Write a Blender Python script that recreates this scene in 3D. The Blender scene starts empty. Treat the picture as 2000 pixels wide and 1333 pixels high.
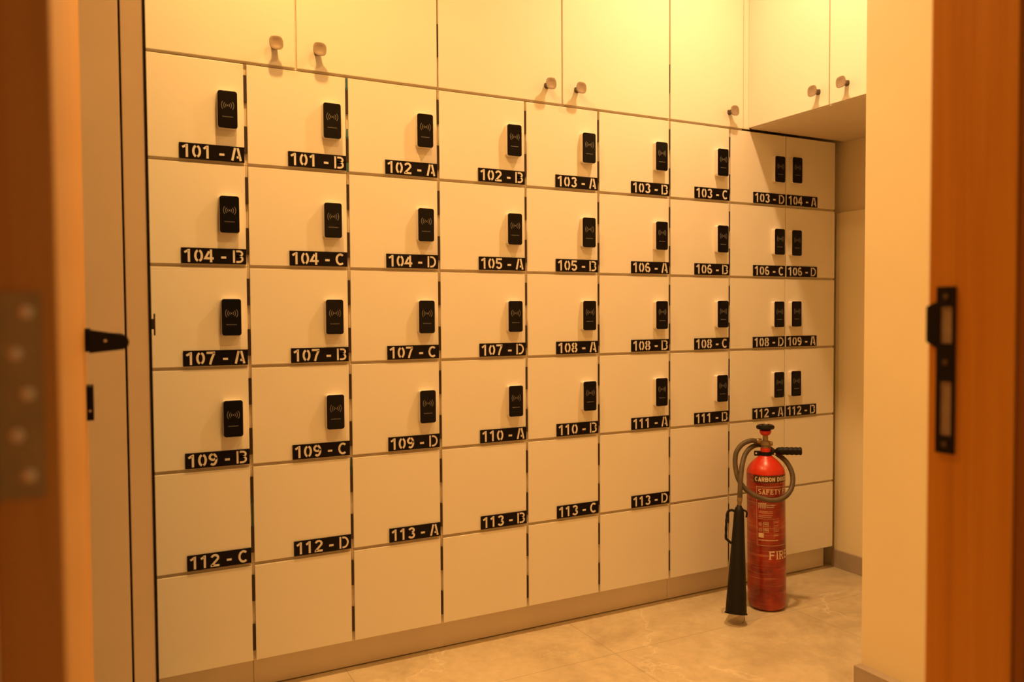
import bpy, bmesh, math, random
from mathutils import Vector, Matrix
random.seed(7)
PI = math.pi
C = bpy.context.scene.collection
sc = bpy.context.scene

# ------------------------------------------------------------------ camera
YAW, PITCH, ROLL = 0.4780, -0.0332, -0.0062
cam_d = bpy.data.cameras.new('camera')
cam_d.sensor_width = 36.0
cam_d.lens = 28.0
cam_d.clip_start = 0.02
fwd = Vector((math.sin(YAW) * math.cos(PITCH), math.cos(YAW) * math.cos(PITCH), math.sin(PITCH)))
rgt = Vector((math.cos(YAW), -math.sin(YAW), 0.0))
upv = rgt.cross(fwd)
r2 = rgt * math.cos(ROLL) + upv * math.sin(ROLL)
u2 = -rgt * math.sin(ROLL) + upv * math.cos(ROLL)
cam = bpy.data.objects.new('camera', cam_d)
m4 = Matrix((r2, u2, -fwd)).transposed().to_4x4()
m4.translation = Vector((-0.1325, -2.4784, 1.1495))
cam.matrix_world = m4
cam_d.dof.use_dof = True
cam_d.dof.focus_distance = 2.85
cam_d.dof.aperture_fstop = 3.0
C.objects.link(cam)
sc.camera = cam

# ------------------------------------------------------------------ world, lamps, exposure
world = bpy.data.worlds.new('world')
sc.world = world
world.use_nodes = True
wb = world.node_tree.nodes['Background']
wb.inputs['Color'].default_value = (1.0, 0.55, 0.20, 1)
wb.inputs['Strength'].default_value = 0.25
vs = sc.view_settings
vs.view_transform = 'Standard'
vs.look = 'None'
vs.exposure = 0.06
vs.gamma = 1.0
vs.use_curve_mapping = False
LAMP_COL = (1.0, 0.545, 0.165)
CEIL_Z = 3.0
LAMPS = [(0.30, -0.53, 17.0, LAMP_COL), (1.76, -0.56, 17.4, (1.0, 0.605, 0.27)), (0.70, -1.30, 10.8, LAMP_COL)]  # third lamp is an added fill for the dim left and doorway side
for i, (lx, ly, e, lc) in enumerate(LAMPS):
    ld = bpy.data.lights.new('downlight_lamp', 'AREA')
    ld.shape = 'DISK'
    ld.size = 0.09
    ld.energy = e
    ld.color = lc
    ld.spread = math.radians(134)
    lo = bpy.data.objects.new('downlight_lamp', ld)
    lo.location = (lx, ly, CEIL_Z - 0.012)
    C.objects.link(lo)


# ------------------------------------------------------------------ materials
def new_mat(name):
    m = bpy.data.materials.new(name)
    m.use_nodes = True
    nt = m.node_tree
    return m, nt, nt.nodes['Principled BSDF']


def set_in(b, **kw):
    for k, v in kw.items():
        b.inputs[k.replace('_', ' ')].default_value = v


def tex_coord(nt, scale=(1, 1, 1), loc=(0, 0, 0), obj=True):
    tc = nt.nodes.new('ShaderNodeTexCoord')
    mp = nt.nodes.new('ShaderNodeMapping')
    mp.inputs['Scale'].default_value = scale
    mp.inputs['Location'].default_value = loc
    nt.links.new(tc.outputs['Object'], mp.inputs['Vector'])
    return mp.outputs['Vector']


def noise(nt, vec, scale, detail=4, rough=0.55, dist=0.0):
    n = nt.nodes.new('ShaderNodeTexNoise')
    n.inputs['Scale'].default_value = scale
    n.inputs['Detail'].default_value = detail
    n.inputs['Roughness'].default_value = rough
    n.inputs['Distortion'].default_value = dist
    nt.links.new(vec, n.inputs['Vector'])
    return n.outputs['Fac']


def ramp(nt, fac, stops):
    r = nt.nodes.new('ShaderNodeValToRGB')
    els = r.color_ramp.elements
    while len(els) < len(stops):
        els.new(0.5)
    for e, (p, c) in zip(els, stops):
        e.position = p
        e.color = (*c, 1)
    nt.links.new(fac, r.inputs['Fac'])
    return r.outputs['Color']


def bump(nt, b, fac, strength, dist=0.001):
    bp = nt.nodes.new('ShaderNodeBump')
    bp.inputs['Strength'].default_value = strength
    bp.inputs['Distance'].default_value = dist
    nt.links.new(fac, bp.inputs['Height'])
    nt.links.new(bp.outputs['Normal'], b.inputs['Normal'])


def mat_plain(name, col, rough=0.5, metal=0.0, var=0.05, nscale=6.0, bstr=0.0, bscale=80.0, spec=0.5, coat=0.0):
    m, nt, b = new_mat(name)
    v = tex_coord(nt)
    f = noise(nt, v, nscale)
    lo = tuple(c * (1 - var) for c in col)
    hi = tuple(min(1, c * (1 + var)) for c in col)
    nt.links.new(ramp(nt, f, [(0.3, lo), (0.7, hi)]), b.inputs['Base Color'])
    set_in(b, Roughness=rough, Metallic=metal, Specular_IOR_Level=spec, Coat_Weight=coat)
    if bstr:
        bump(nt, b, noise(nt, v, bscale), bstr)
    return m


def mat_wood(name, a, b_, c, sx=26.0, sz=0.9, rough=0.42):
    m, nt, b = new_mat(name)
    v = tex_coord(nt, (sx, sx, sz))
    f = noise(nt, v, 1.6, 6, 0.62, 0.35)
    v2 = tex_coord(nt, (sx * 5, sx * 5, sz * 2.4))
    g = noise(nt, v2, 1.8, 3, 0.6)
    mx = nt.nodes.new('ShaderNodeMath')
    mx.operation = 'MULTIPLY_ADD'
    mx.inputs[1].default_value = 0.35
    nt.links.new(g, mx.inputs[0])
    nt.links.new(f, mx.inputs[2])
    nt.links.new(ramp(nt, mx.outputs[0], [(0.42, a), (0.66, b_), (0.92, c)]), b.inputs['Base Color'])
    set_in(b, Roughness=rough)
    bump(nt, b, g, 0.08, 0.0005)
    return m


M = {}
M['laminate'] = mat_plain('white laminate', (0.84, 0.785, 0.68), 0.36, var=0.02, nscale=2.5, bstr=0.02, bscale=140)
M['carcass'] = mat_plain('pale carcass board', (0.82, 0.70, 0.54), 0.5, var=0.03)
M['plinth'] = mat_plain('pale plinth board', (0.74, 0.64, 0.52), 0.42, var=0.04, nscale=5)
M['grey_panel'] = mat_plain('greyish laminate', (0.80, 0.70, 0.60), 0.45, var=0.03)
M['black_plastic'] = mat_plain('black plastic', (0.008, 0.006, 0.005), 0.45, var=0.2, spec=0.2)
M['gloss_black'] = mat_plain('glossy black acrylic', (0.006, 0.0045, 0.004), 0.2, var=0.1, spec=0.16)
M['bezel'] = mat_plain('pale satin bezel', (0.84, 0.76, 0.68), 0.35, metal=0.0)
M['plate'] = mat_plain('black acrylic plate', (0.007, 0.004, 0.0035), 0.35, var=0.1, spec=0.14)
M['letter'] = mat_plain('pale lettering', (0.74, 0.67, 0.60), 0.5, var=0.03)
M['print'] = mat_plain('grey print', (0.32, 0.29, 0.25), 0.5, var=0.08)
M['hinge'] = mat_plain('dark brown hinge metal', (0.030, 0.012, 0.006), 0.5, var=0.2)
M['film'] = mat_plain('teal protective film', (0.014, 0.15, 0.20), 0.35, var=0.1)
M['film_dark'] = mat_plain('dark green protective film', (0.008, 0.05, 0.04), 0.35, var=0.1)
M['knob'] = mat_plain('satin champagne metal', (0.33, 0.245, 0.17), 0.50, metal=0.3)
M['knob_dark'] = mat_plain('dark satin metal', (0.12, 0.09, 0.07), 0.35, metal=0.8)
M['wall'] = mat_plain('cream wall paint', (0.87, 0.76, 0.53), 0.65, var=0.025, nscale=3, bstr=0.06, bscale=40)
M['ceiling'] = mat_plain('ceiling paint', (0.84, 0.72, 0.55), 0.8, var=0.02)
M['skirting'] = mat_plain('brown grey tile', (0.40, 0.32, 0.25), 0.4, var=0.12, nscale=9)
M['wood'] = mat_wood('orange brown veneer', (0.60, 0.23, 0.016), (0.70, 0.29, 0.022), (0.78, 0.35, 0.040))
M['wood_door'] = mat_wood('golden brown door veneer', (0.50, 0.235, 0.040), (0.60, 0.29, 0.055), (0.66, 0.34, 0.08))
M['wood_shaded'] = mat_wood('shade darkened brown veneer', (0.24, 0.075, 0.004), (0.30, 0.10, 0.006), (0.36, 0.13, 0.012))  # casing wood, darkened to paint in the shade of the corridor side
M['brass'] = mat_plain('dull bronze metal', (0.40, 0.30, 0.14), 0.48, metal=0.2, var=0.1, nscale=30)
M['screw'] = mat_plain('worn screw metal', (0.78, 0.66, 0.52), 0.35, metal=0.3)
M['steel_pocket'] = mat_plain('dull metal pocket', (0.34, 0.24, 0.14), 0.6, var=0.2, nscale=20)
M['hose'] = mat_plain('dusty black rubber', (0.095, 0.066, 0.036), 0.55, var=0.25, nscale=25)
M['horn'] = mat_plain('black horn plastic', (0.008, 0.006, 0.004), 0.5, var=0.25, nscale=12, spec=0.25)
M['valve'] = mat_plain('dull brass valve', (0.30, 0.22, 0.12), 0.4, metal=0.6, var=0.15, nscale=40)
M['red_plain'] = mat_plain('red paint', (0.60, 0.032, 0.012), 0.3, var=0.05)
M['cream_print'] = mat_plain('faded cream print', (0.78, 0.60, 0.46), 0.45, var=0.15, nscale=60)
M['band'] = mat_plain('dark print band', (0.06, 0.03, 0.012), 0.35, var=0.3, nscale=30)
M['lamp_glass'] = None
m, nt, b = new_mat('lamp diffuser')
b.inputs['Emission Color'].default_value = (*LAMP_COL, 1)
b.inputs['Emission Strength'].default_value = 6.0
M['lamp_glass'] = m

# red cylinder under stretched clear wrap: thin pale streaks and dark smears round the body
m, nt, b = new_mat('red paint under stretch wrap')
v = tex_coord(nt, (4.0, 4.0, 120.0))
f1 = noise(nt, v, 1.0, 5, 0.7, 0.8)
v2 = tex_coord(nt, (9.0, 9.0, 14.0))
f2 = noise(nt, v2, 1.2, 4, 0.6)
c1 = ramp(nt, f2, [(0.36, (0.17, 0.008, 0.003)), (0.60, (0.38, 0.026, 0.005)), (0.80, (0.44, 0.11, 0.018))])
c2 = ramp(nt, f1, [(0.56, (0, 0, 0)), (0.70, (0.72, 0.72, 0.72))])
mx = nt.nodes.new('ShaderNodeMix')
mx.data_type = 'RGBA'
nt.links.new(c2, mx.inputs['Factor'])
nt.links.new(c1, mx.inputs['A'])
mx.inputs['B'].default_value = (0.66, 0.30, 0.14, 1)
nt.links.new(mx.outputs['Result'], b.inputs['Base Color'])
set_in(b, Roughness=0.3, Coat_Weight=0.35, Coat_Roughness=0.15)
bump(nt, b, f1, 0.5, 0.0012)
M['red_wrap'] = m

# beige marble-look floor tile: 0.84 m tiles, fine joints, pale veins
m, nt, b = new_mat('beige marble look tile')
v = tex_coord(nt)
base = ramp(nt, noise(nt, v, 3.2, 8, 0.62, 0.9), [(0.30, (0.48, 0.38, 0.25)), (0.55, (0.64, 0.53, 0.36)), (0.78, (0.72, 0.61, 0.43))])
fine = ramp(nt, noise(nt, v, 26, 5, 0.65, 0.4), [(0.3, (0.88, 0.88, 0.88)), (0.7, (1.05, 1.05, 1.05))])
mul = nt.nodes.new('ShaderNodeMix')
mul.data_type = 'RGBA'
mul.blend_type = 'MULTIPLY'
mul.inputs['Factor'].default_value = 1.0
nt.links.new(base, mul.inputs['A'])
nt.links.new(fine, mul.inputs['B'])
wn = noise(nt, v, 1.5, 9, 0.62, 0.5)
ab = nt.nodes.new('ShaderNodeMath')
ab.operation = 'SUBTRACT'
nt.links.new(wn, ab.inputs[0])
ab.inputs[1].default_value = 0.5
ab2 = nt.nodes.new('ShaderNodeMath')
ab2.operation = 'ABSOLUTE'
nt.links.new(ab.outputs[0], ab2.inputs[0])
vein = ramp(nt, ab2.outputs[0], [(0.0, (0.60, 0.60, 0.60)), (0.004, (0.28, 0.28, 0.28)), (0.009, (0, 0, 0))])
msk = nt.nodes.new('ShaderNodeMath')
msk.operation = 'MULTIPLY'
mk = ramp(nt, noise(nt, v, 1.7, 2), [(0.44, (0, 0, 0)), (0.60, (1, 1, 1))])
nt.links.new(vein, msk.inputs[0])
nt.links.new(mk, msk.inputs[1])
mv = nt.nodes.new('ShaderNodeMix')
mv.data_type = 'RGBA'
nt.links.new(msk.outputs[0], mv.inputs['Factor'])
nt.links.new(mul.outputs['Result'], mv.inputs['A'])
mv.inputs['B'].default_value = (0.86, 0.76, 0.60, 1)
br = nt.nodes.new('ShaderNodeTexBrick')
br.offset = 0.0
br.inputs['Scale'].default_value = 1.0
br.inputs['Brick Width'].default_value = 0.84
br.inputs['Row Height'].default_value = 0.84
br.inputs['Mortar Size'].default_value = 0.0014
br.inputs['Mortar Smooth'].default_value = 0.2
nt.links.new(tex_coord(nt, (1, 1, 1), (-1.395 + 0.84 * 6, 0.276 + 0.84 * 6, 0)), br.inputs['Vector'])
mg = nt.nodes.new('ShaderNodeMix')
mg.data_type = 'RGBA'
fg = nt.nodes.new('ShaderNodeMath')
fg.operation = 'MULTIPLY'
fg.inputs[1].default_value = 0.65
nt.links.new(br.outputs['Fac'], fg.inputs[0])
nt.links.new(fg.outputs[0], mg.inputs['Factor'])
nt.links.new(mv.outputs['Result'], mg.inputs['A'])
mg.inputs['B'].default_value = (0.26, 0.20, 0.14, 1)
nt.links.new(mg.outputs['Result'], b.inputs['Base Color'])
set_in(b, Roughness=0.38)
M['floor'] = m


# ------------------------------------------------------------------ mesh helpers
def box(bm, x0, x1, y0, y1, z0, z1, bev=0.0, seg=2):
    vs_ = [bm.verts.new((x, y, z)) for x in (x0, x1) for y in (y0, y1) for z in (z0, z1)]
    idx = [(0, 1, 3, 2), (4, 6, 7, 5), (0, 4, 5, 1), (2, 3, 7, 6), (0, 2, 6, 4), (1, 5, 7, 3)]
    fs = [bm.faces.new([vs_[i] for i in f]) for f in idx]
    if bev:
        es = list({e for f in fs for e in f.edges})
        bmesh.ops.bevel(bm, geom=es, offset=bev, segments=seg, profile=0.5, affect='EDGES')
    return bm


def lathe(bm, prof, n=32, M_=None, shape=None):
    """prof: list of (r, h) along local +Z; shape(a) scales the radius round the axis."""
    rings = []
    M_ = M_ or Matrix.Identity(4)
    for r, h in prof:
        if r < 1e-6:
            rings.append([bm.verts.new(M_ @ Vector((0, 0, h)))])
        else:
            ring = []
            for k in range(n):
                a = 2 * PI * k / n
                s = shape(a) if shape else 1.0
                ring.append(bm.verts.new(M_ @ Vector((r * s * math.cos(a), r * s * math.sin(a), h))))
            rings.append(ring)
    for A, B in zip(rings, rings[1:]):
        for k in range(n):
            k2 = (k + 1) % n
            if len(A) == 1 and len(B) == 1:
                continue
            if len(A) == 1:
                bm.faces.new((A[0], B[k], B[k2]))
            elif len(B) == 1:
                bm.faces.new((A[k], A[k2], B[0]))
            else:
                bm.faces.new((A[k], A[k2], B[k2], B[k]))
    for ring, rev in ((rings[0], True), (rings[-1], False)):
        if len(ring) > 1:
            bm.faces.new(ring[::-1] if rev else ring)
    return bm


def axis_to(p, d):
    """matrix whose +Z runs along d, placed at p"""
    q = Vector(d).to_track_quat('Z', 'Y')
    return Matrix.Translation(Vector(p)) @ q.to_matrix().to_4x4()


def smooth_path(pts, n=8):
    P = [Vector(p) for p in pts]
    P = [P[0] * 2 - P[1]] + P + [P[-1] * 2 - P[-2]]
    out = []
    for i in range(1, len(P) - 2):
        a, b_, c, d = P[i - 1:i + 3]
        for k in range(n):
            t = k / n
            out.append(0.5 * ((2 * b_) + (c - a) * t + (2 * a - 5 * b_ + 4 * c - d) * t * t + (3 * b_ - a - 3 * c + d) * t ** 3))
    out.append(P[-2])
    return out


def tube(bm, pts, rad, n=14, caps=True):
    R = rad if callable(rad) else (lambda t: rad)
    rings = []
    up = None
    L = len(pts)
    for i, p in enumerate(pts):
        d = (pts[min(i + 1, L - 1)] - pts[max(i - 1, 0)]).normalized()
        if up is None:
            up = Vector((0, 0, 1)) if abs(d.z) < 0.9 else Vector((1, 0, 0))
        s = d.cross(up).normalized()
        up = s.cross(d).normalized()
        r = R(i / (L - 1))
        rings.append([bm.verts.new(p + (s * math.cos(2 * PI * k / n) + up * math.sin(2 * PI * k / n)) * r) for k in range(n)])
    for A, B in zip(rings, rings[1:]):
        for k in range(n):
            bm.faces.new((A[k], A[(k + 1) % n], B[(k + 1) % n], B[k]))
    if caps:
        bm.faces.new(rings[0][::-1])
        bm.faces.new(rings[-1])
    return bm


def prism(bm, outline, y0, y1, axis='y'):
    """outline: (a, b) points; extruded along y (a=x, b=z) or x (a=y, b=z)"""
    def P(a, b_, t):
        return (a, t, b_) if axis == 'y' else (t, a, b_)
    A = [bm.verts.new(P(a, b_, y0)) for a, b_ in outline]
    B = [bm.verts.new(P(a, b_, y1)) for a, b_ in outline]
    n = len(outline)
    bm.faces.new(A)
    bm.faces.new(B[::-1])
    for k in range(n):
        bm.faces.new((A[k], B[k], B[(k + 1) % n], A[(k + 1) % n]))
    return bm


def rrect(w, h, r, n=6, cx=0.0, cy=0.0):
    out = []
    for (sx, sy, a0) in ((1, 1, 0), (-1, 1, 90), (-1, -1, 180), (1, -1, 270)):
        for k in range(n + 1):
            a = math.radians(a0 + 90 * k / n)
            out.append((cx + sx * (w / 2 - r) + r * math.cos(a), cy + sy * (h / 2 - r) + r * math.sin(a)))
    return out


def mesh(name, bm, mat, smooth=None):
    bmesh.ops.recalc_face_normals(bm, faces=bm.faces)
    me = bpy.data.meshes.new(name)
    bm.to_mesh(me)
    bm.free()
    me.materials.append(mat)
    if smooth is not None:
        for p in me.polygons:
            p.use_smooth = True
        me.set_sharp_from_angle(angle=math.radians(smooth))
    return me


def link(name, me, parent=None, loc=(0, 0, 0)):
    o = bpy.data.objects.new(name, me)
    C.objects.link(o)
    o.location = loc
    if parent is not None:
        o.parent = parent
    return o


def obj(name, bm, mat, parent=None, smooth=None, loc=(0, 0, 0)):
    return link(name, mesh(name, bm, mat, smooth), parent, loc)


def tag(o, label, cat, group=None, kind=None):
    o['label'] = label
    o['category'] = cat
    if group:
        o['group'] = group
    if kind:
        o['kind'] = kind
    return o


def thing(name, label, cat, loc=(0, 0, 0), rotz=0.0, group=None):
    o = bpy.data.objects.new(name, None)
    o.empty_display_size = 0.05
    C.objects.link(o)
    o.location = loc
    o.rotation_euler = (0, 0, rotz)
    return tag(o, label, cat, group)


def bx(name, mat, parent, *a, bev=0.0, seg=2):
    bm = bmesh.new()
    box(bm, *a, bev=bev, seg=seg)
    return obj(name, bm, mat, parent)


# ------------------------------------------------------------------ stroke lettering
def arc(cx, cy, rx, ry, a0, a1, n=10):
    return [(cx + rx * math.cos(math.radians(a0 + (a1 - a0) * k / n)), cy + ry * math.sin(math.radians(a0 + (a1 - a0) * k / n))) for k in range(n + 1)]


def glyph(ch, w, t, stencil=False):
    """centre lines of one character in a box w wide and 1 high, stroke t"""
    h = t / 2
    L, R_, B, T = h, w - h, h, 1 - h
    cx, cy = w / 2, 0.5
    rx, ry = (R_ - L) / 2, (T - B) / 2
    g = 14 if stencil else 0
    mid = 0.53
    if ch in '0O':
        if stencil:
            return [arc(cx, cy, rx, ry, 90 + g, 270 - g, 14), arc(cx, cy, rx, ry, -90 + g, 90 - g, 14)]
        return [arc(cx, cy, rx, ry, 90, 450, 24)]
    if ch == '1':
        s = w * 0.66
        return [[(s, 1), (s, 0)], [(s - h * 0.6, 0.90), (w * 0.12, 0.74)]]
    if ch == '2':
        r = arc(cx, 0.70, rx, T - 0.70, 165, -28, 12)
        return [r + [(L + 0.01, B + 0.02)], [(0, B), (w, B)]]
    if ch == '3':
        return [arc(cx, 0.74, rx * 0.92, T - 0.74, 160, -80, 12), arc(cx, 0.285, rx, 0.285 - B, 80, -160, 12)]
    if ch == '4':
        return [[(w * 0.70, 1), (w * 0.70, 0)], [(w * 0.50, 0.86), (w * 0.06, 0.31), (w * 0.56, 0.31)], [(w * 0.84, 0.31), (w, 0.31)]]
    if ch == '5':
        return [[(w * 0.95, T), (L + 0.04, T), (L, 0.50)], arc(cx, 0.33, rx, 0.33 - B, 135, -155, 14)]
    if ch in '69':
        a = arc(cx, 0.5, rx, ry, 52, 262 if stencil else 270, 14)
        b_ = arc(cx, 0.31, rx, 0.31 - B, -84 if stencil else -90, 168, 14)
        gl = [a, b_]
        if ch == '9':
            gl = [[(w - x, 1 - y) for x, y in s] for s in gl]
        return gl
    if ch == '7':
        return [[(0, T), (w - h * 0.4, T)], [(R_, T - 0.01), (w * 0.55, 0.42), (w * 0.38, 0)]]
    if ch == '8':
        out = []
        for yc, r_, rr in ((0.75, T - 0.75, rx * 0.9), (0.285, 0.285 - B, rx)):
            if stencil:
                out += [arc(cx, yc, rr, r_, 90 + g, 270 - g, 10), arc(cx, yc, rr, r_, -90 + g, 90 - g, 10)]
            else:
                out += [arc(cx, yc, rr, r_, 90, 450, 20)]
        return out
    if ch == 'A':
        if stencil:
            return [[(cx - 0.10, 1), (h * 0.9, 0)], [(cx + 0.10, 1), (w - h * 0.9, 0)], [(w * 0.52, 0.28), (w * 0.78, 0.28)]]
        return [[(cx, 0.98), (h * 0.9, 0)], [(cx, 0.98), (w - h * 0.9, 0)], [(w * 0.25, 0.30), (w * 0.75, 0.30)]]
    if ch in 'BD':
        x0 = w * 0.31 if stencil else L
        st = [[(L, 1), (L, 0)]]
        if ch == 'B':
            a = arc(w * 0.58, (T + mid) / 2, R_ - w * 0.60, (T - mid) / 2, 90, -90, 8)
            b_ = arc(w * 0.58, (B + mid) / 2, R_ - w * 0.58, (mid - B) / 2, 90, -90, 8)
            return st + [[(x0, T)] + a + [(x0, mid)], [(x0, mid)] + b_ + [(x0, B)]]
        return st + [[(x0, T)] + arc(w * 0.45, cy, R_ - w * 0.45, ry, 90, -90, 12) + [(x0, B)]]
    if ch == 'C':
        return [arc(cx, cy, rx, ry, 48, 312, 20)]
    if ch == 'E':
        return [[(L, 1), (L, 0)], [(L, T), (w, T)], [(L, mid), (w * 0.85, mid)], [(L, B), (w, B)]]
    if ch == 'F':
        return [[(L, 1), (L, 0)], [(L, T), (w, T)], [(L, mid), (w * 0.85, mid)]]
    if ch == 'I':
        return [[(cx, 1), (cx, 0)]]
    if ch == 'N':
        return [[(L, 0), (L, 1)], [(L, 0.95), (R_, 0.05)], [(R_, 0), (R_, 1)]]
    if ch == 'R':
        a = arc(w * 0.55, (T + mid - 0.04) / 2, R_ - w * 0.55, (T - mid + 0.04) / 2, 90, -90, 8)
        return [[(L, 1), (L, 0)], [(L, T)] + a + [(L, mid - 0.04)], [(w * 0.5, mid - 0.04), (w - h, 0)]]
    if ch == 'S':
        return [arc(cx, 0.74, rx, T - 0.74, 35, 255, 12) + arc(cx, 0.27, rx, 0.27 - B, 85, -145, 12)]
    if ch == 'T':
        return [[(0, T), (w, T)], [(cx, T), (cx, 0)]]
    if ch == 'Y':
        return [[(L * 0.6, 1), (cx, 0.45)], [(w - L * 0.6, 1), (cx, 0.45)], [(cx, 0.5), (cx, 0)]]
    if ch == 'X':
        return [[(L, 0), (R_, 1)], [(L, 1), (R_, 0)]]
    if ch == 'P':
        a = arc(w * 0.55, (T + mid - 0.06) / 2, R_ - w * 0.55, (T - mid + 0.06) / 2, 90, -90, 8)
        return [[(L, 1), (L, 0)], [(L, T)] + a + [(L, mid - 0.06)]]
    if ch == '-':
        return [[(0, 0.40), (w, 0.40)]]
    return []


def ribbon(bm, pts, t, put, depth=0.0):
    """flat stroke of width t along pts (2-D), mapped to 3-D by put(a, b, d); with side walls when depth"""
    P = [Vector(p) for p in pts]
    n = len(P)
    lft, rgt_ = [], []
    for i in range(n):
        d0 = (P[i] - P[i - 1]).normalized() if i else (P[1] - P[0]).normalized()
        d1 = (P[i + 1] - P[i]).normalized() if i < n - 1 else d0
        d = (d0 + d1)
        d = d.normalized() if d.length > 1e-5 else d0
        nn = Vector((-d.y, d.x))
        k = 1.0 / max(0.5, nn.dot(Vector((-d0.y, d0.x))))
        lft.append(P[i] + nn * t / 2 * k)
        rgt_.append(P[i] - nn * t / 2 * k)
    Lf = [bm.verts.new(put(p.x, p.y, depth)) for p in lft]
    Rf = [bm.verts.new(put(p.x, p.y, depth)) for p in rgt_]
    for i in range(n - 1):
        bm.faces.new((Lf[i], Lf[i + 1], Rf[i + 1], Rf[i]))
    if depth:
        Lb = [bm.verts.new(put(p.x, p.y, 0.0)) for p in lft]
        Rb = [bm.verts.new(put(p.x, p.y, 0.0)) for p in rgt_]
        for i in range(n - 1):
            bm.faces.new((Lf[i], Lb[i], Lb[i + 1], Lf[i + 1]))
            bm.faces.new((Rf[i], Rf[i + 1], Rb[i + 1], Rb[i]))
        bm.faces.new((Lf[0], Rf[0], Rb[0], Lb[0]))
        bm.faces.new((Lf[-1], Lb[-1], Rb[-1], Rf[-1]))


def text(bm, s, a0, b0, cap, put, wr=0.66, tr=0.17, gap=0.16, depth=0.0, dense=0, serif=False):
    a = a0
    for ch in s:
        if ch == ' ':
            a += cap * 0.4
            continue
        w = {'I': 0.26, '-': 0.36}.get(ch, wr)
        strokes = glyph(ch, w, tr)
        if serif and ch in 'FIRTAYEP':
            for st in list(strokes):
                for (x, y) in (st[0], st[-1]):
                    if abs(y - 0) < 0.02 or (abs(y - 1) < 0.02 and ch in 'IFRYEP'):
                        yy = 0.035 if y < 0.5 else 0.965
                        strokes.append([(x - tr * 1.05, yy), (x + tr * 1.05, yy), 'thin'])
        for st in strokes:
            th = tr
            if st[-1] == 'thin':
                st = st[:-1]
                th = 0.07
            pts = [(a + x * cap, b0 + y * cap) for x, y in st]
            if dense:
                q = []
                for p0, p1 in zip(pts, pts[1:]):
                    k = max(1, int(math.dist(p0, p1) / dense))
                    q += [(p0[0] + (p1[0] - p0[0]) * i / k, p0[1] + (p1[1] - p0[1]) * i / k) for i in range(k)]
                pts = q + [pts[-1]]
            ribbon(bm, pts, th * cap, put, depth)
        a += (w + gap) * cap
    return a


# ------------------------------------------------------------------ setting: floor, walls, ceiling
def struct(name, label, cat, mat, *a, bev=0.0):
    o = bx(name, mat, None, *a, bev=bev)
    return tag(o, label, cat, None, 'structure')


struct('floor', 'beige marble look tiled floor with pale veins and fine joints', 'floor', M['floor'], -1.2, 3.0, -4.2, 0.55, -0.06, 0.0)
struct('ceiling', 'flat pale ceiling above the locker room', 'ceiling', M['ceiling'], -1.2, 3.0, -1.95, 0.55, CEIL_Z, CEIL_Z + 0.08)
struct('wall_back', 'cream wall hidden behind the white lockers', 'wall', M['wall'], -1.2, 3.0, 0.47, 0.55, 0.0, CEIL_Z)
struct('wall_left', 'cream wall at the left end of the locker room', 'wall', M['wall'], -0.78, -0.68, -1.84, 0.47, 0.0, CEIL_Z)
struct('wall_right', 'cream side wall beside the right end of the lockers', 'wall', M['wall'], 2.816, 2.95, -0.84, 0.47, 0.0, CEIL_Z)
struct('wall_passage', 'cream projecting wall corner just inside the doorway', 'wall', M['wall'], 1.907, 2.95, -1.84, -0.84, 0.0, CEIL_Z, bev=0.003)
struct('wall_front', 'cream wall right of the doorway', 'wall', M['wall'], 0.835, 1.907, -1.932, -1.84, 0.0, CEIL_Z)
struct('wall_front_left', 'cream wall left of the doorway', 'wall', M['wall'], -0.78, -0.25, -1.932, -1.84, 0.0, CEIL_Z)
struct('wall_front_top', 'cream wall above the doorway', 'wall', M['wall'], -0.25, 0.835, -1.932, -1.84, 2.24, CEIL_Z)
struct('trim_1', 'cream cladding panel on the lower side wall beside the lockers', 'wall panel', M['wall'], 2.803, 2.816, -0.838, 0.030, 0.0, 1.594, bev=0.002)
struct('baseboard_right', 'brown grey tile skirting on the side wall beside the lockers', 'baseboard', M['skirting'], 2.793, 2.803, -0.838, 0.035, 0.0, 0.081, bev=0.0015)
struct('baseboard_passage', 'brown grey tile skirting along the projecting wall corner', 'baseboard', M['skirting'], 1.877, 1.907, -1.84, -0.838, 0.0, 0.080, bev=0.0015)

# ------------------------------------------------------------------ doorway frame
jr = struct('trim_2', 'orange brown wooden door jamb at the right of the doorway', 'door jamb', M['wood'], 0.795, 0.835, -1.9365, -1.829, 0.0, 2.2, bev=0.0012)
struct('trim_3', 'wooden door jamb at the left of the doorway', 'door jamb', M['wood'], -0.25, -0.212, -1.9365, -1.829, 0.0, 2.2, bev=0.0012)
struct('trim_4', 'wooden head jamb across the top of the doorway', 'door jamb', M['wood'], -0.25, 0.835, -1.9365, -1.829, 2.2, 2.24, bev=0.0012)
struct('trim_5', 'brown wooden casing with shade in its colour, near side of the right jamb', 'door casing', M['wood_shaded'], 0.7965, 0.875, -1.952, -1.937, 0.0, 2.27, bev=0.002)
struct('trim_6', 'wooden casing on the near side of the left jamb', 'door casing', M['wood_shaded'], -0.29, -0.212, -1.952, -1.937, 0.0, 2.27, bev=0.002)

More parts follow.
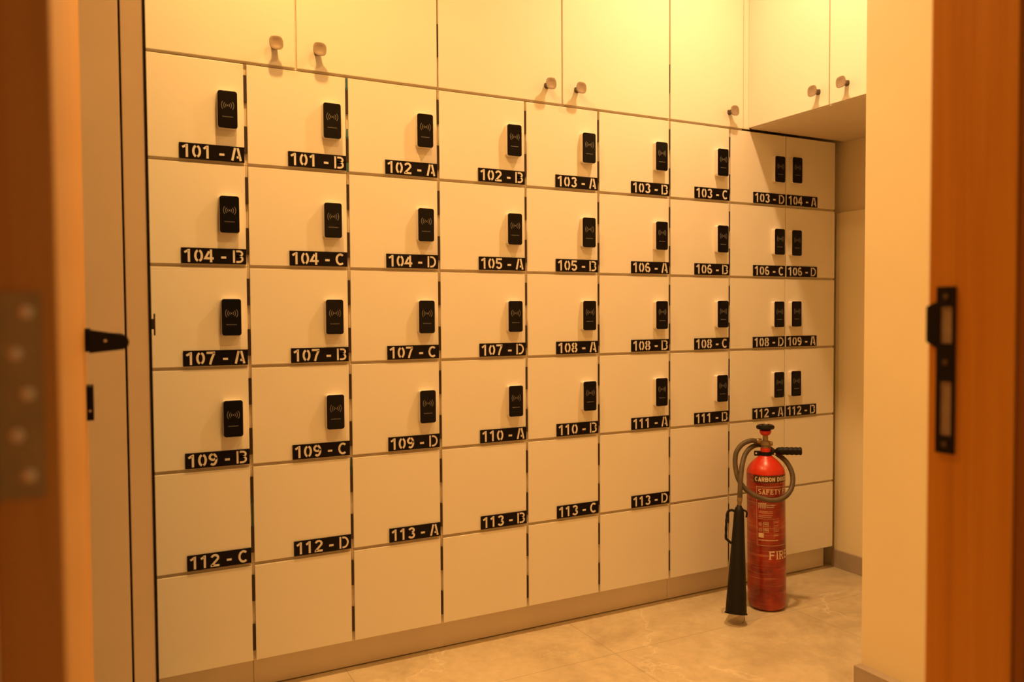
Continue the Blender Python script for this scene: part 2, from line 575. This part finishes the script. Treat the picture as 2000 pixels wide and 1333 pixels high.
# strike plate on the right jamb: one black plate with two openings and a lip, pockets, screws
bm = bmesh.new()
X0, X1 = 0.7925, 0.7948
ya, yb = -1.8655, -1.8410        # near and far edge
za, zb = 0.9745, 1.1805
oy0, oy1 = -1.8615, -1.8465
for (y0, y1, z0, z1) in ((ya, oy0, za, zb), (oy1, yb, za, zb), (oy0, oy1, za, 0.9965), (oy0, oy1, 1.0635, 1.1105), (oy0, oy1, 1.1560, zb)):
    box(bm, X0, X1, y0, y1, z0, z1)
prism(bm, [(yb - 0.0005, 1.162), (-1.8278, 1.1565), (-1.8274, 1.1550), (-1.8274, 1.1135), (-1.8278, 1.1120), (yb - 0.0005, 1.104)], X0, X1, 'x')
sp = obj('strike_plate', bm, M['black_plastic'], jr)
sp['label'] = 'black metal strike plate with two slots'
for (z0, z1) in ((0.9965, 1.0635), (1.1105, 1.1560)):
    bx('slot_pocket', M['steel_pocket'], sp, 0.7940, 0.7953, oy0, oy1, z0, z1)
for z in (1.168, 1.087, 0.9855):
    bm = bmesh.new()
    lathe(bm, [(0.0038, 0), (0.0038, 0.0006), (0.0026, 0.0011), (0.0, 0.0012)], 16, axis_to((X0, -1.8535, z), (-1, 0, 0)))
    obj('screw', bm, M['knob_dark'], sp, 40)

# ------------------------------------------------------------------ room door, open into the room along the view
DX0, DX1, DY0, DY1 = -0.200, -0.1582, -1.829, -0.885
bm = bmesh.new()
box(bm, DX0, DX1, DY0, DY1, 0.008, 2.19, bev=0.0025)
door = obj('door_1', bm, M['wood_door'], None)
# the leaf stands a shade past square to the wall, hinged at its near edge
door.matrix_world = Matrix.Translation((DX1, DY0, 0)) @ Matrix.Rotation(math.radians(-0.285), 4, 'Z') @ Matrix.Translation((-DX1, -DY0, 0))
tag(door, 'wooden room door standing open at the left with hinge and black lever', 'door', None, 'structure')
hl = bx('hinge', M['brass'], door, -0.2035, -0.1690, DY0 - 0.0028, DY0 + 0.001, 1.0230, 1.1670, bev=0.0008)
hl['label'] = 'dull bronze hinge leaf'
for (x, z) in ((-0.1775, 1.1533), (-0.1845, 1.1244), (-0.1777, 1.0964), (-0.1848, 1.0676), (-0.1779, 1.0391)):
    bm = bmesh.new()
    lathe(bm, [(0.0050, 0), (0.0050, 0.0006), (0.0034, 0.0016), (0.0, 0.0018)], 18, axis_to((x, DY0 - 0.0028, z), (0, -1, 0)))
    obj('screw', bm, M['screw'], hl, 40)
bm = bmesh.new()
tube(bm, [Vector((DX0 - 0.003, DY0 - 0.005, 1.0230)), Vector((DX0 - 0.003, DY0 - 0.005, 1.1670))], 0.006, 16)
obj('hinge_barrel', bm, M['brass'], hl, 40)
# lever handle: rose, neck, arm and a return tip, seen end on
bm = bmesh.new()
box(bm, DX1 - 0.001, DX1 + 0.0085, -1.002, -0.945, 1.0925, 1.1310, bev=0.002)
lev = obj('lever_handle', bm, M['black_plastic'], door)
lev['label'] = 'black lever handle'
bm = bmesh.new()
prof = [(DX1 + 0.0075, 1.0935), (DX1 + 0.0075, 1.1300)] + [(DX1 + 0.0500 + 0.0135 * math.cos(a), 1.1100 + 0.0125 * math.sin(a)) for a in [math.radians(70 - 140 * k / 10) for k in range(11)]]
prism(bm, prof, -1.085, -1.062)                      # return tip
prism(bm, [(DX1 + 0.036, 1.0985), (DX1 + 0.036, 1.1230)] + prof[2:], -1.063, -0.955)   # arm
box(bm, DX1 + 0.007, DX1 + 0.045, -0.982, -0.958, 1.100, 1.122, bev=0.002)
obj('lever', bm, M['black_plastic'], lev)
bm = bmesh.new()
lathe(bm, [(0.0022, 0), (0.0022, 0.0006), (0.0, 0.0008)], 12, axis_to((DX1 + 0.030, -1.085, 1.1125), (0, -1, 0)))
obj('screw', bm, M['screw'], lev)
bm = bmesh.new()
prism(bm, rrect(0.050, 0.058, 0.003, 4, -0.950, 1.0050), DX1 - 0.001, DX1 + 0.0105, 'x')
esc = obj('lock_escutcheon', bm, M['black_plastic'], door)
bm = bmesh.new()
lathe(bm, [(0.0020, 0), (0.0020, 0.0006), (0.0, 0.0008)], 12, axis_to((DX1 + 0.005, -0.975, 0.9925), (0, -1, 0)))
obj('screw', bm, M['screw'], esc)

# ------------------------------------------------------------------ tall grey cabinet behind the open door
tc = thing('tall_cabinet', 'tall greyish cabinet with black edged door between the room door and the lockers', 'cabinet', (0, 0, 0))
bx('carcass', M['grey_panel'], tc, -0.66, -0.0840, -0.560, -0.020, 0.0, 2.95, bev=0.0015)
td = bx('cabinet_door', M['grey_panel'], tc, -0.0795, -0.0355, -0.560, -0.020, 0.05, 2.95, bev=0.0015)
bx('edge_strip', M['black_plastic'], td, -0.0355, -0.0302, -0.562, -0.020, 0.05, 2.95)
bx('gap_shade', M['hinge'], tc, -0.0838, -0.0797, -0.545, -0.030, 0.05, 2.94)  # dark strip painting the shade in the gap beside the cabinet door
bm = bmesh.new()
box(bm, -0.0305, -0.0165, -0.409, -0.391, 1.1200, 1.1445, bev=0.001)
kn = obj('pull_handle', bm, M['hinge'], td)
kn['label'] = 'small brown T-shaped pull handle'
bm = bmesh.new()
box(bm, -0.0168, -0.0140, -0.409, -0.391, 1.1050, 1.1570, bev=0.0008)
obj('pull_bar', bm, M['hinge'], kn)

# ------------------------------------------------------------------ lockers
COLX = [-0.0415, 0.2657, 0.5723, 0.8797, 1.2095, 1.5150, 1.8456, 2.1519, 2.4626, 2.7642]
ROWZ = [1.9000, 1.5991, 1.2972, 0.9987, 0.7000, 0.4000, 0.1000]
NUM = [
    ['101 - A', '101 - B', '102 - A', '102 - B', '103 - A', '103 - B', '103 - C', '103 - D', '104 - A'],
    ['104 - B', '104 - C', '104 - D', '105 - A', '105 - B', '106 - A', '106 - B', '106 - C', '106 - D'],
    ['107 - A', '107 - B', '107 - C', '107 - D', '108 - A', '108 - B', '108 - C', '108 - D', '109 - A'],
    ['109 - B', '109 - C', '109 - D', '110 - A', '110 - B', '111 - A', '111 - B', '112 - A', '112 - B'],
    ['112 - C', '112 - D', '113 - A', '113 - B', '113 - C', '113 - D', None, None, None],
    [None] * 9]
ROWNAME = ['top', 'second', 'third', 'fourth', 'fifth', 'bottom']
DT = 0.0095         # depth of the doors in front of the carcass edge
PW, PH = 0.179, 0.0455


def plate_letters(num):
    bm = bmesh.new()
    def put(a, b_, d):
        return (a, -0.0040 - d, b_)
    cap = 0.0372
    b0 = (PH - cap) / 2
    cells = [(0.030, 0.125), (0.192, 0.134), (0.352, 0.138), (0.606, 0.078), (0.790, 0.166)]
    for ch, (f, wf) in zip(num.replace(' ', ''), cells):
        if ch == '1' and f > 0.1:
            wf = 0.110
        w = wf * PW / cap
        tw = 0.150 if ch in 'BD' else 0.170
        for st in glyph(ch, w, tw, True):
            ribbon(bm, [(f * PW + x * cap, b0 + y * cap) for x, y in st], tw * cap, put, 0.0005)
    return mesh('lettering', bm, M['letter'])


# shared card lock meshes: body, face, printed symbol
bm = bmesh.new()
prism(bm, rrect(0.0560, 0.1090, 0.0075), -0.0185, 0.0)
lock_body = mesh('card_lock', bm, M['bezel'], 40)
bm = bmesh.new()
o0 = rrect(0.0545, 0.1075, 0.0072)
o1 = rrect(0.0530, 0.1060, 0.0066)
V = [[bm.verts.new((a, y, b_)) for a, b_ in o] for o, y in ((o0, -0.0180), (o0, -0.0212), (o1, -0.0220))]
for A, B in zip(V, V[1:]):
    for k in range(len(A)):
        bm.faces.new((A[k], A[(k + 1) % len(A)], B[(k + 1) % len(A)], B[k]))
bm.faces.new(V[-1])
lock_face = mesh('face_panel', bm, M['gloss_black'], 30)
bm = bmesh.new()


def put_lock(a, b_, d):
    return (a, -0.0221 - d, b_)


sy = 0.0115
for r_, hw in ((0.0052, 48), (0.0105, 44), (0.0165, 40)):
    for c0 in (0, 180):
        ribbon(bm, [(x, y) for x, y in arc(0, sy, r_ * 1.05, r_ * 1.05, c0 - hw, c0 + hw, 10)], 0.0010, put_lock, 0.0001)
ribbon(bm, arc(0, sy, 0.0008, 0.0008, 0, 360, 10), 0.0014, put_lock, 0.0001)
# the tiny wordmark under the symbol, too small to read: a run of short joined strokes
rs = random.Random(3)
xx = -0.0150
while xx < 0.0145:
    wdt = rs.uniform(0.0012, 0.0022)
    hh = rs.choice((0.0012, 0.0016, 0.0024))
    ribbon(bm, [(xx, -0.0225), (xx + wdt * 0.4, -0.0225 + hh), (xx + wdt * 0.8, -0.0225)], 0.0004, put_lock, 0.0001)
    xx += wdt
lock_print = mesh('printed_symbol', bm, M['print'])


def side_gap(c):          # half gap left and right of column c
    gl = 0.0048
    gr = 0.0048
    if c == 7:
        gr = 0.0020
    if c == 8:
        gl = 0.0020
    return gl, gr


mesh_cache = {}


def cached(key, fn):
    if key not in mesh_cache:
        mesh_cache[key] = fn()
    return mesh_cache[key]


def carcass_mesh(W, H):
    def fn():
        bm = bmesh.new()
        t = 0.008
        y0, y1 = DT + 0.0015, 0.40
        box(bm, 0.0004, t, y0, y1, 0.0004, H - 0.0004)
        box(bm, W - t, W - 0.0004, y0, y1, 0.0004, H - 0.0004)
        box(bm, t, W - t, y0, y1, 0.0004, t)
        box(bm, t, W - t, y0, y1, H - t, H - 0.0004)
        box(bm, t, W - t, y1 - 0.006, y1, t, H - t)
        return mesh('carcass', bm, M['carcass'])
    return cached(('c', W, H), fn)


def door_mesh(W, H, gl, gr, hz=0.0050):
    def fn():
        bm = bmesh.new()
        box(bm, gl, W - gr, 0.0, DT, hz, H - hz, bev=0.0011)
        return mesh('door', bm, M['laminate'])
    return cached(('d', W, H, gl, gr), fn)


def hinge_mesh():
    def fn():
        bm = bmesh.new()
        box(bm, -0.0040, 0.0040, 0.0030, DT + 0.001, -0.0395, 0.0395)
        return mesh('hinge', bm, M['hinge'])
    return cached('h', fn)


LOCK_Z = [0.1530, 0.1500, 0.1460, 0.1475]
rj = random.Random(11)
for r in range(6):
    for c in range(9):
        num = NUM[r][c]
        x0, x1 = COLX[c], COLX[c + 1]
        z0, z1 = ROWZ[r + 1], ROWZ[r]
        W, H = round(x1 - x0, 5), round(z1 - z0, 5)
        if num and r < 4:
            label = 'white %s-row locker with black card lock, plate reading %s' % (ROWNAME[r], num)
            grp = 'numbered lockers with card locks'
        elif num:
            label = 'white fifth-row locker without a card lock, plate reading %s' % num
            grp = 'numbered lockers without card locks'
        elif r == 4:
            label = ['plain white fifth-row locker directly under locker 111 - B',
                     'plain white locker under 112 - A, mostly behind the fire extinguisher',
                     'plain white fifth-row locker directly under locker 112 - B'][c - 6]
            grp = 'plain unnumbered lockers'
        else:
            label = 'plain white bottom-row locker ' + (
                'directly under locker %s' % NUM[4][c] if NUM[4][c] else
                ['two below locker 111 - B', 'behind the fire extinguisher', 'at the right end beside the side wall'][c - 6])
            grp = 'plain unnumbered lockers'
        t = thing('locker', label, 'locker', (x0, 0, z0), 0, grp)
        gl, gr = side_gap(c)
        link('carcass', carcass_mesh(W, H), t)
        d = link('door', door_mesh(W, H, gl, gr), t)
        if 0 < c < 8:
            for hz in (0.075, 0.226):
                link('hinge', hinge_mesh(), t, (0.0, 0, H - hz))
        elif c == 8:
            pass
        if (r, c) in ((0, 2), (4, 1), (4, 2)):
            m_ = M['film'] if r == 0 else M['film_dark']
            strips = {(0, 2): ((0.005, 0.041), (0.163, 0.193), (0.268, 0.298)), (4, 1): ((0.092, 0.190),), (4, 2): ((0.002, 0.060),)}[(r, c)]
            for (a, b_) in strips:
                f = bx('film_strip', m_, t, -0.0015, 0.0030, 0.0028, 0.0034, H - b_, H - a)
                f['label'] = 'strip of %s protective film' % ('teal' if r == 0 else 'dark green')
        if num:
            px = (W - 0.0055 - PW) if c < 8 else 0.0058
            bm = bmesh.new()
            dz = 0.0062 if (r, c) != (0, 0) else 0.0050
            box(bm, 0, PW, -0.0040, 0.0, 0, PH)
            pl = obj('number_plate', bm, M['plate'], t, None, (px, 0, dz))
            pl['label'] = 'black number plate reading %s' % num
            link('lettering', plate_letters(num), pl)
            if r < 4:
                lx = (W - 0.0530) if c < 8 else 0.0462
                lk = link('card_lock', lock_body, t, (lx + rj.uniform(-.0008, .0008), 0, LOCK_Z[r] + rj.uniform(-.002, .002)))
                lk['label'] = 'black card lock in a pale bezel'
                link('face_panel', lock_face, lk)
                link('printed_symbol', lock_print, lk)

# plinth boards under the lockers, set back
for (a, b_, lab) in ((-0.0415, 0.2690, 'short pale plinth board under locker column 112 - C'),
                     (0.2700, 1.8690, 'long pale plinth board under the middle lockers'),
                     (1.8700, 2.7560, 'pale plinth board behind the fire extinguisher')):
    bm = bmesh.new()
    box(bm, a, b_, 0.0460, 0.0620, 0.004, 0.0995, bev=0.0008)
    box(bm, a + 0.04, a + 0.06, 0.062, 0.36, 0.0, 0.0995)
    box(bm, b_ - 0.06, b_ - 0.04, 0.062, 0.36, 0.0, 0.0995)
    tag(obj('plinth_board', bm, M['plinth'], None), lab, 'plinth', 'plinth boards under the lockers')

# ------------------------------------------------------------------ upper cabinets
def superell(a):
    n = 2.9
    return (abs(math.cos(a)) ** n + abs(math.sin(a)) ** n) ** (-1 / n)


bm = bmesh.new()
MK = axis_to((0, 0, 0), (0, -1, 0))
lathe(bm, [(0.0105, 0.0), (0.0092, 0.003), (0.0090, 0.015), (0.0115, 0.0225), (0.0150, 0.0265)], 40, MK, superell)
for f in bm.faces:
    f.material_index = 1
lathe(bm, [(0.0135, 0.0255), (0.0192, 0.0300), (0.0204, 0.0330), (0.0200, 0.0345), (0.0186, 0.0348), (0.0120, 0.0332), (0.0060, 0.0324), (0.0, 0.0322)], 40, MK, superell)
knob_head = mesh('knob', bm, M['knob'], 45)
knob_head.materials.append(M['knob_dark'])
UZ0, UZ1 = 1.9045, 2.90


def upper_door(parent, x0, x1, knob_x, hinge_x=None):
    W = x1 - x0
    bm = bmesh.new()
    box(bm, x0 + 0.0028, x1 - 0.0028, 0.0, DT, 0.0, UZ1 - UZ0, bev=0.0012)
    d = obj('door', bm, M['laminate'], parent)
    k = link('knob', knob_head, d, (knob_x, 0, 1.962 - UZ0))
    k['label'] = 'satin champagne rounded square knob'
    k.rotation_euler = (0, rj.uniform(-0.12, 0.12), 0)
    if hinge_x is not None:
        bm = bmesh.new()
        box(bm, hinge_x - 0.0026, hinge_x + 0.0026, 0.0035, DT + 0.001, 2.006 - UZ0, 2.113 - UZ0)
        obj('hinge', bm, M['hinge'], d)
    return d


def upper_unit(lab, x0, x1, doors, loc=(0, 0, UZ0), rz=0.0, yb=0.40, close_bottom=True):
    u = thing('upper_cabinet', lab, 'cabinet', loc, rz, 'upper cabinets above the lockers')
    bm = bmesh.new()
    y0 = DT + 0.0015
    H = UZ1 - UZ0
    box(bm, x0 + 0.0004, x0 + 0.018, y0, yb, -0.0035, H)
    box(bm, x1 - 0.018, x1 - 0.0004, y0, yb, -0.0035, H)
    box(bm, x0 + 0.018, x1 - 0.018, y0, yb, -0.0035, 0.016)
    box(bm, x0 + 0.018, x1 - 0.018, y0, yb, H - 0.018, H)
    box(bm, x0 + 0.018, x1 - 0.018, yb - 0.006, yb, 0.016, H - 0.018)
    for dd in doors[:-1]:
        box(bm, dd[1] - 0.010, dd[1] + 0.010, y0, 0.2, 0.016, H - 0.018)
    obj('carcass', bm, M['carcass'], u)
    for dd in doors:
        upper_door(u, *dd)
    return u


upper_unit('white upper cabinet with two knobs at the left end above locker 101 - B', -0.0415, 0.8805, [(-0.0415, 0.4162, 0.3520), (0.4162, 0.8805, 0.4815)])
upper_unit('white upper cabinet with two knobs in the middle above locker 103 - A', 0.8815, 1.8458, [(0.8815, 1.3614, 1.2965, 0.8815), (1.3614, 1.8458, 1.4215)])
u3 = upper_unit('narrow white upper cabinet with one knob, above locker 103 - C', 1.8468, 2.2247, [(1.8468, 2.2247, 2.1480, 1.8468)])
bm = bmesh.new()
box(bm, 2.2262, 2.2592, 0.0004, 0.0090, 0.0, UZ1 - UZ0, bev=0.0006)
f = obj('filler_strip', bm, M['laminate'], u3)
# side wall unit: its doors face the left, its underside shows
S = 2.2515
us = upper_unit('white upper cabinet on the side wall with its underside showing', 0.0015, 0.8040, [(-0.0018, 0.4064, 0.3570), (0.4064, 0.8040, 0.4850)], (S, 0, UZ0 + 0.005), -PI / 2, 2.814 - S)
us['group'] = 'upper cabinets above the lockers'

# ------------------------------------------------------------------ fire extinguisher
RB = 0.0722
ex = thing('fire_extinguisher', 'red carbon dioxide fire extinguisher with black horn standing before the right lockers', 'fire extinguisher', (2.1686, -0.1955, 0.0), math.atan2(-0.7099, 0.7043))
ex.rotation_euler = (0, math.radians(-0.75), math.atan2(-0.7099, 0.7043))
ex.rotation_mode = 'XYZ'
bm = bmesh.new()
lathe(bm, [(0.030, 0.006), (0.058, 0.002), (0.066, 0.006), (0.0708, 0.014), (RB, 0.024), (RB, 0.20), (RB, 0.40), (RB, 0.530), (0.0700, 0.540),
           (0.0640, 0.552), (0.0545, 0.565), (0.0420, 0.578), (0.0280, 0.589), (0.0205, 0.597), (0.0190, 0.604), (0.0185, 0.624)], 64)
cyl = obj('cylinder', bm, M['red_wrap'], ex, 35)
bm = bmesh.new()
lathe(bm, [(0.0725, 0.530), (0.0704, 0.5403), (0.0645, 0.5525), (0.0550, 0.5655), (0.0424, 0.5786), (0.0284, 0.5896), (0.0209, 0.5975), (0.0194, 0.6045), (0.0189, 0.6245), (0.0150, 0.626)], 64)
sh = obj('shoulder', bm, M['red_plain'], ex, 35)
# neck collar with clamp ears and the bolt
bm = bmesh.new()
lathe(bm, [(0.0230, 0.5935), (0.0235, 0.5950), (0.0235, 0.6085), (0.0230, 0.6100)], 32)
box(bm, -0.0430, -0.0180, -0.009, 0.009, 0.5925, 0.6110, bev=0.003)
box(bm, 0.0180, 0.0400, -0.009, 0.009, 0.5985, 0.6120, bev=0.003)
col = obj('neck_collar', bm, M['black_plastic'], ex, 40)
for x in (-0.035, 0.034):
    bm = bmesh.new()
    lathe(bm, [(0.0034, 0), (0.0034, 0.002), (0.0, 0.0026)], 12, axis_to((x, -0.0090, 0.603), (0, -1, 0)))
    obj('bolt', bm, M['screw'], col, 40)
# carrying handle with moulded grip
bm = bmesh.new()
pts = smooth_path([(0.033, 0, 0.606), (0.044, 0, 0.6105), (0.056, 0, 0.6135), (0.095, 0, 0.6145), (0.134, 0, 0.6155)], 10)
def grip_r(t):
    base = 0.0080 + 0.0070 * min(1, t * 3.0)
    rib = 0.0009 * math.sin(t * 60) if t > 0.3 else 0
    return base + rib - (0.004 if t > 0.985 else 0)
tube(bm, pts, grip_r, 20)
obj('carry_handle', bm, M['black_plastic'], ex, 50)
# valve body, stem, red cap and hand wheel
bm = bmesh.new()
lathe(bm, [(0.0165, 0.622), (0.0175, 0.626), (0.0175, 0.634), (0.0215, 0.636), (0.0215, 0.648), (0.0180, 0.650), (0.0105, 0.653), (0.0105, 0.6745)], 28)
lathe(bm, [(0.0100, 0.014), (0.0110, 0.018), (0.0110, 0.032), (0.0085, 0.034)], 18, axis_to((0, 0, 0.6500), (-1, -0.1, 0)))
lathe(bm, [(0.0075, 0.012), (0.0085, 0.016), (0.0085, 0.026), (0.0050, 0.028)], 18, axis_to((0, 0, 0.6420), (1, -0.2, 0)))
val = obj('valve', bm, M['valve'], ex, 40)
bm = bmesh.new()
lathe(bm, [(0.0125, 0.6735), (0.0170, 0.6760), (0.0215, 0.6830), (0.0225, 0.6915), (0.0160, 0.6950)], 24)
obj('red_cap', bm, M['red_plain'], val, 40)
bm = bmesh.new()
lathe(bm, [(0.0100, 0.6950), (0.0230, 0.6955), (0.0305, 0.6985), (0.0335, 0.7050), (0.0310, 0.7120), (0.0250, 0.7150), (0.0140, 0.7125), (0.0100, 0.7165), (0.0, 0.7170)], 40, None, lambda a: 1 + 0.045 * math.cos(6 * a))
hw = obj('hand_wheel', bm, M['black_plastic'], ex, 40)
bm = bmesh.new()
lathe(bm, [(0.0055, 0.7160), (0.0055, 0.7205), (0.0030, 0.7220), (0.0, 0.7220)], 12, Matrix.Translation((0.004, 0, 0)))
obj('wheel_nut', bm, M['screw'], hw, 40)
# hose: out of the valve, one loop round the front of the cylinder, back by the neck and down to the horn
HP = [(-0.030, 0.647, .003), (-0.0500, 0.6535, .015), (-0.0830, 0.6430, .035), (-0.1060, 0.6150, .05), (-0.1120, 0.5830, .062), (-0.1090, 0.5480, .076), (-0.0990, 0.5130, .088), (-0.0770, 0.4820, .094),
      (-0.0400, 0.4560, .094), (0.0000, 0.4420, .092), (0.0370, 0.4400, .086), (0.0700, 0.4510, .066), (0.0920, 0.4760, .042), (0.0990, 0.5100, .020), (0.0930, 0.5420, .004), (0.0740, 0.5730, -.012), (0.0440, 0.5960, -.026),
      (0.0100, 0.6200, -.036), (-0.0250, 0.6310, -.026), (-0.0540, 0.6250, .010), (-0.0740, 0.6050, .045), (-0.0850, 0.5710, .078), (-0.0900, 0.5280, .103), (-0.0925, 0.4850, .117), (-0.0940, 0.4480, .124)]
bm = bmesh.new()
tube(bm, smooth_path([(x, -o, z) for x, z, o in HP], 8), 0.0095, 16)
hose = obj('hose', bm, M['hose'], ex, 50)
HT = Vector((-0.0965, -0.1270, 0.4180))
HB = Vector((-0.1085, -0.2200, 0.0400))
bm = bmesh.new()
hd = (HB - HT).normalized()
top = Vector((-0.0940, -0.1240, 0.4520))
tube(bm, [top, HT + (top - HT) * 0.55, HT + (top - HT) * 0.5, HT - hd * -0.004], lambda t: 0.0100 if t < 0.5 else 0.0082, 18)
obj('ferrule', bm, M['valve'], hose, 40)
# discharge horn: long cone, open below
bm = bmesh.new()
Lh = (HB - HT).length
MH = axis_to(HT, hd)
lathe(bm, [(0.0085, -0.006), (0.0100, 0.0), (0.0150, 0.006), (0.0172, 0.016), (0.0185, 0.022), (0.0385, Lh - 0.004), (0.0412, Lh - 0.003), (0.0412, Lh), (0.0370, Lh), (0.0340, Lh - 0.02), (0.012, 0.05)], 40, MH)
horn = obj('discharge_horn', bm, M['horn'], ex, 40)
bm = bmesh.new()
A0 = HT + hd * 0.018
A1 = HT + hd * 0.132
sx = Vector((-1, -0.12, 0)).normalized()
tube(bm, smooth_path([A0 + sx * 0.015, A0 + sx * 0.028 + Vector((0, 0, 0.004)), A0 + sx * 0.0420 - Vector((0, 0, 0.006)), A0 * 0.5 + A1 * 0.5 + sx * 0.0445 + Vector((0, 0, 0.012)), A1 + sx * 0.0440 + Vector((0, 0, 0.018)), A1 + sx * 0.041 + Vector((0, 0, 0.010)), A1 + sx * 0.0245 - Vector((0, 0, 0.005))], 8), lambda t: 0.0048 + (0.0006 * math.sin(t * 70) if 0.3 < t < 0.75 else 0), 12)
obj('horn_grip', bm, M['horn'], horn, 50)
bm = bmesh.new()
tube(bm, smooth_path([HT + hd * 0.012 - sx * 0.012, HT + hd * 0.016 - sx * 0.024, HT + hd * 0.024 - sx * 0.029, HT + hd * 0.040 - sx * 0.027], 6), 0.0036, 10)
obj('trigger_hook', bm, M['horn'], horn, 50)
bm = bmesh.new()
tube(bm, smooth_path([HB + Vector((0.026, 0, 0.03)), HB + Vector((0.030, 0, -0.006)), HB + Vector((0.029, 0, -0.022)), HB + Vector((0.022, 0, -0.033))], 6), 0.0008, 8)
obj('horn_wire', bm, M['horn'], horn)


# printing wrapped round the cylinder
def put_cyl(a, b_, d):
    th = a / RB
    R = RB + 0.0005 + d
    return (R * math.sin(th), -R * math.cos(th), b_ + 0.0232 * (1.15 - b_))


def rect(bm, a0, a1, b0, b1, lift=0.0):
    n = max(1, int((a1 - a0) / 0.004))
    cols = [(bm.verts.new(put_cyl(a0 + (a1 - a0) * k / n, b0, lift)), bm.verts.new(put_cyl(a0 + (a1 - a0) * k / n, b1, lift))) for k in range(n + 1)]
    for p, q in zip(cols, cols[1:]):
        bm.faces.new((p[0], q[0], q[1], p[1]))


bm = bmesh.new()
rect(bm, -0.0480, 0.1300, 0.4860, 0.5120)
bandobj = obj('name_band', bm, M['band'], ex)
bandobj['label'] = 'dark band printed CARBON DIOXIDE'
bm = bmesh.new()
text(bm, 'CARBON DIOXIDE', -0.0410, 0.4900, 0.0172, put_cyl, 0.66, 0.20, 0.10, 0.0004, 0.003)
obj('lettering', bm, M['cream_print'], bandobj)
bm = bmesh.new()
LX, RX = -0.0355, 0.092
rect(bm, LX, LX + 0.0011, 0.2380, 0.4700)
rect(bm, LX, RX, 0.4690, 0.4701)
rect(bm, LX, RX, 0.2370, 0.2384)
rect(bm, RX - 0.0011, RX, 0.2380, 0.4700)
text(bm, 'SAFETY F', -0.0285, 0.4400, 0.0200, put_cyl, 0.60, 0.17, 0.16, 0.0, 0.003, True)
# a row of tall arched marks under the hose, then ruled lines of small print
for k in range(4):
    a = -0.0285 + k * 0.0078
    rect(bm, a, a + 0.0022, 0.3830, 0.4050)
    rect(bm, a + 0.0042, a + 0.0062, 0.3870, 0.4050)
    rect(bm, a, a + 0.0062, 0.4010, 0.4060)
rs = random.Random(5)
def fine_print(a0, a1, b0, h):
    a = a0
    while a < a1:
        w = rs.uniform(0.0010, 0.0042)
        rect(bm, a, min(a1, a + w), b0, b0 + h * rs.choice((0.8, 1.0)))
        a += w + 0.0009
for k, (a0, a1) in enumerate(((0.004, 0.035), (0.004, 0.030))):
    fine_print(a0, a1, 0.3960 - k * 0.008, 0.004)
for b0 in (0.3720, 0.3660, 0.3560, 0.3500):
    fine_print(-0.0280, 0.030 + rs.uniform(-0.012, 0.012), b0, 0.0020)
rect(bm, -0.0290, 0.050, 0.3430, 0.3438)
rect(bm, 0.0290, 0.0297, 0.2680, 0.3430)
for (bz, sq) in ((0.3220, True), (0.2990, True)):
    ring = arc(-0.0215, bz, 0.0058, 0.0058, 0, 360, 16)
    ribbon(bm, ring, 0.0013, put_cyl)
    for (p, q, s, u) in ((-0.0100, 0.0085, bz - 0.0088, bz + 0.0088),):
        rect(bm, p, q, s, s + 0.0013)
        rect(bm, p, q, u - 0.0013, u)
        rect(bm, p, p + 0.0013, s, u)
        rect(bm, q - 0.0013, q, s, u)
        for j in range(5):
            a = p + 0.003 + j * 0.0028
            rect(bm, a, a + 0.0018, s + 0.003 + rs.uniform(0, 0.004), u - 0.003 - rs.uniform(0, 0.004))
text(bm, 'B', -0.0232, 0.3188, 0.0064, put_cyl, 0.55, 0.2)
text(bm, 'C', -0.0232, 0.2958, 0.0064, put_cyl, 0.55, 0.2)
rect(bm, -0.0285, -0.0085, 0.2690, 0.2870)
for k in range(4):
    fine_print(0.032, 0.050, 0.334 - k * 0.017, 0.002)
    fine_print(0.032, 0.048, 0.328 - k * 0.017, 0.002)
fine_print(-0.0285, 0.046, 0.2570, 0.0045)
text(bm, 'FIRE', 0.0110, 0.1835, 0.0330, put_cyl, 0.62, 0.16, 0.17, 0.0, 0.003, True)
lp = obj('printed_label', bm, M['cream_print'], ex)
lp['label'] = 'faded cream printed instructions reading SAFETY and FIRE'

# ------------------------------------------------------------------ downlights that hold the two room lamps and the added third fill lamp
for i, (lx, ly, e, lc) in enumerate(LAMPS):
    t = thing('ceiling_light', ['round recessed ceiling light above the left lockers', 'round recessed ceiling light above the right lockers', 'added round fill light in the ceiling nearest the doorway'][i], 'light', (lx, ly, CEIL_Z), 0, 'recessed ceiling lights')
    bm = bmesh.new()
    lathe(bm, [(0.052, -0.001), (0.068, -0.001), (0.068, -0.006), (0.062, -0.009), (0.052, -0.006), (0.052, -0.001)], 40)
    obj('trim_ring', bm, M['ceiling'], t, 40)
    bm = bmesh.new()
    lathe(bm, [(0.0, -0.002), (0.051, -0.002)], 32)
    obj('diffuser', bm, M['lamp_glass'], t)
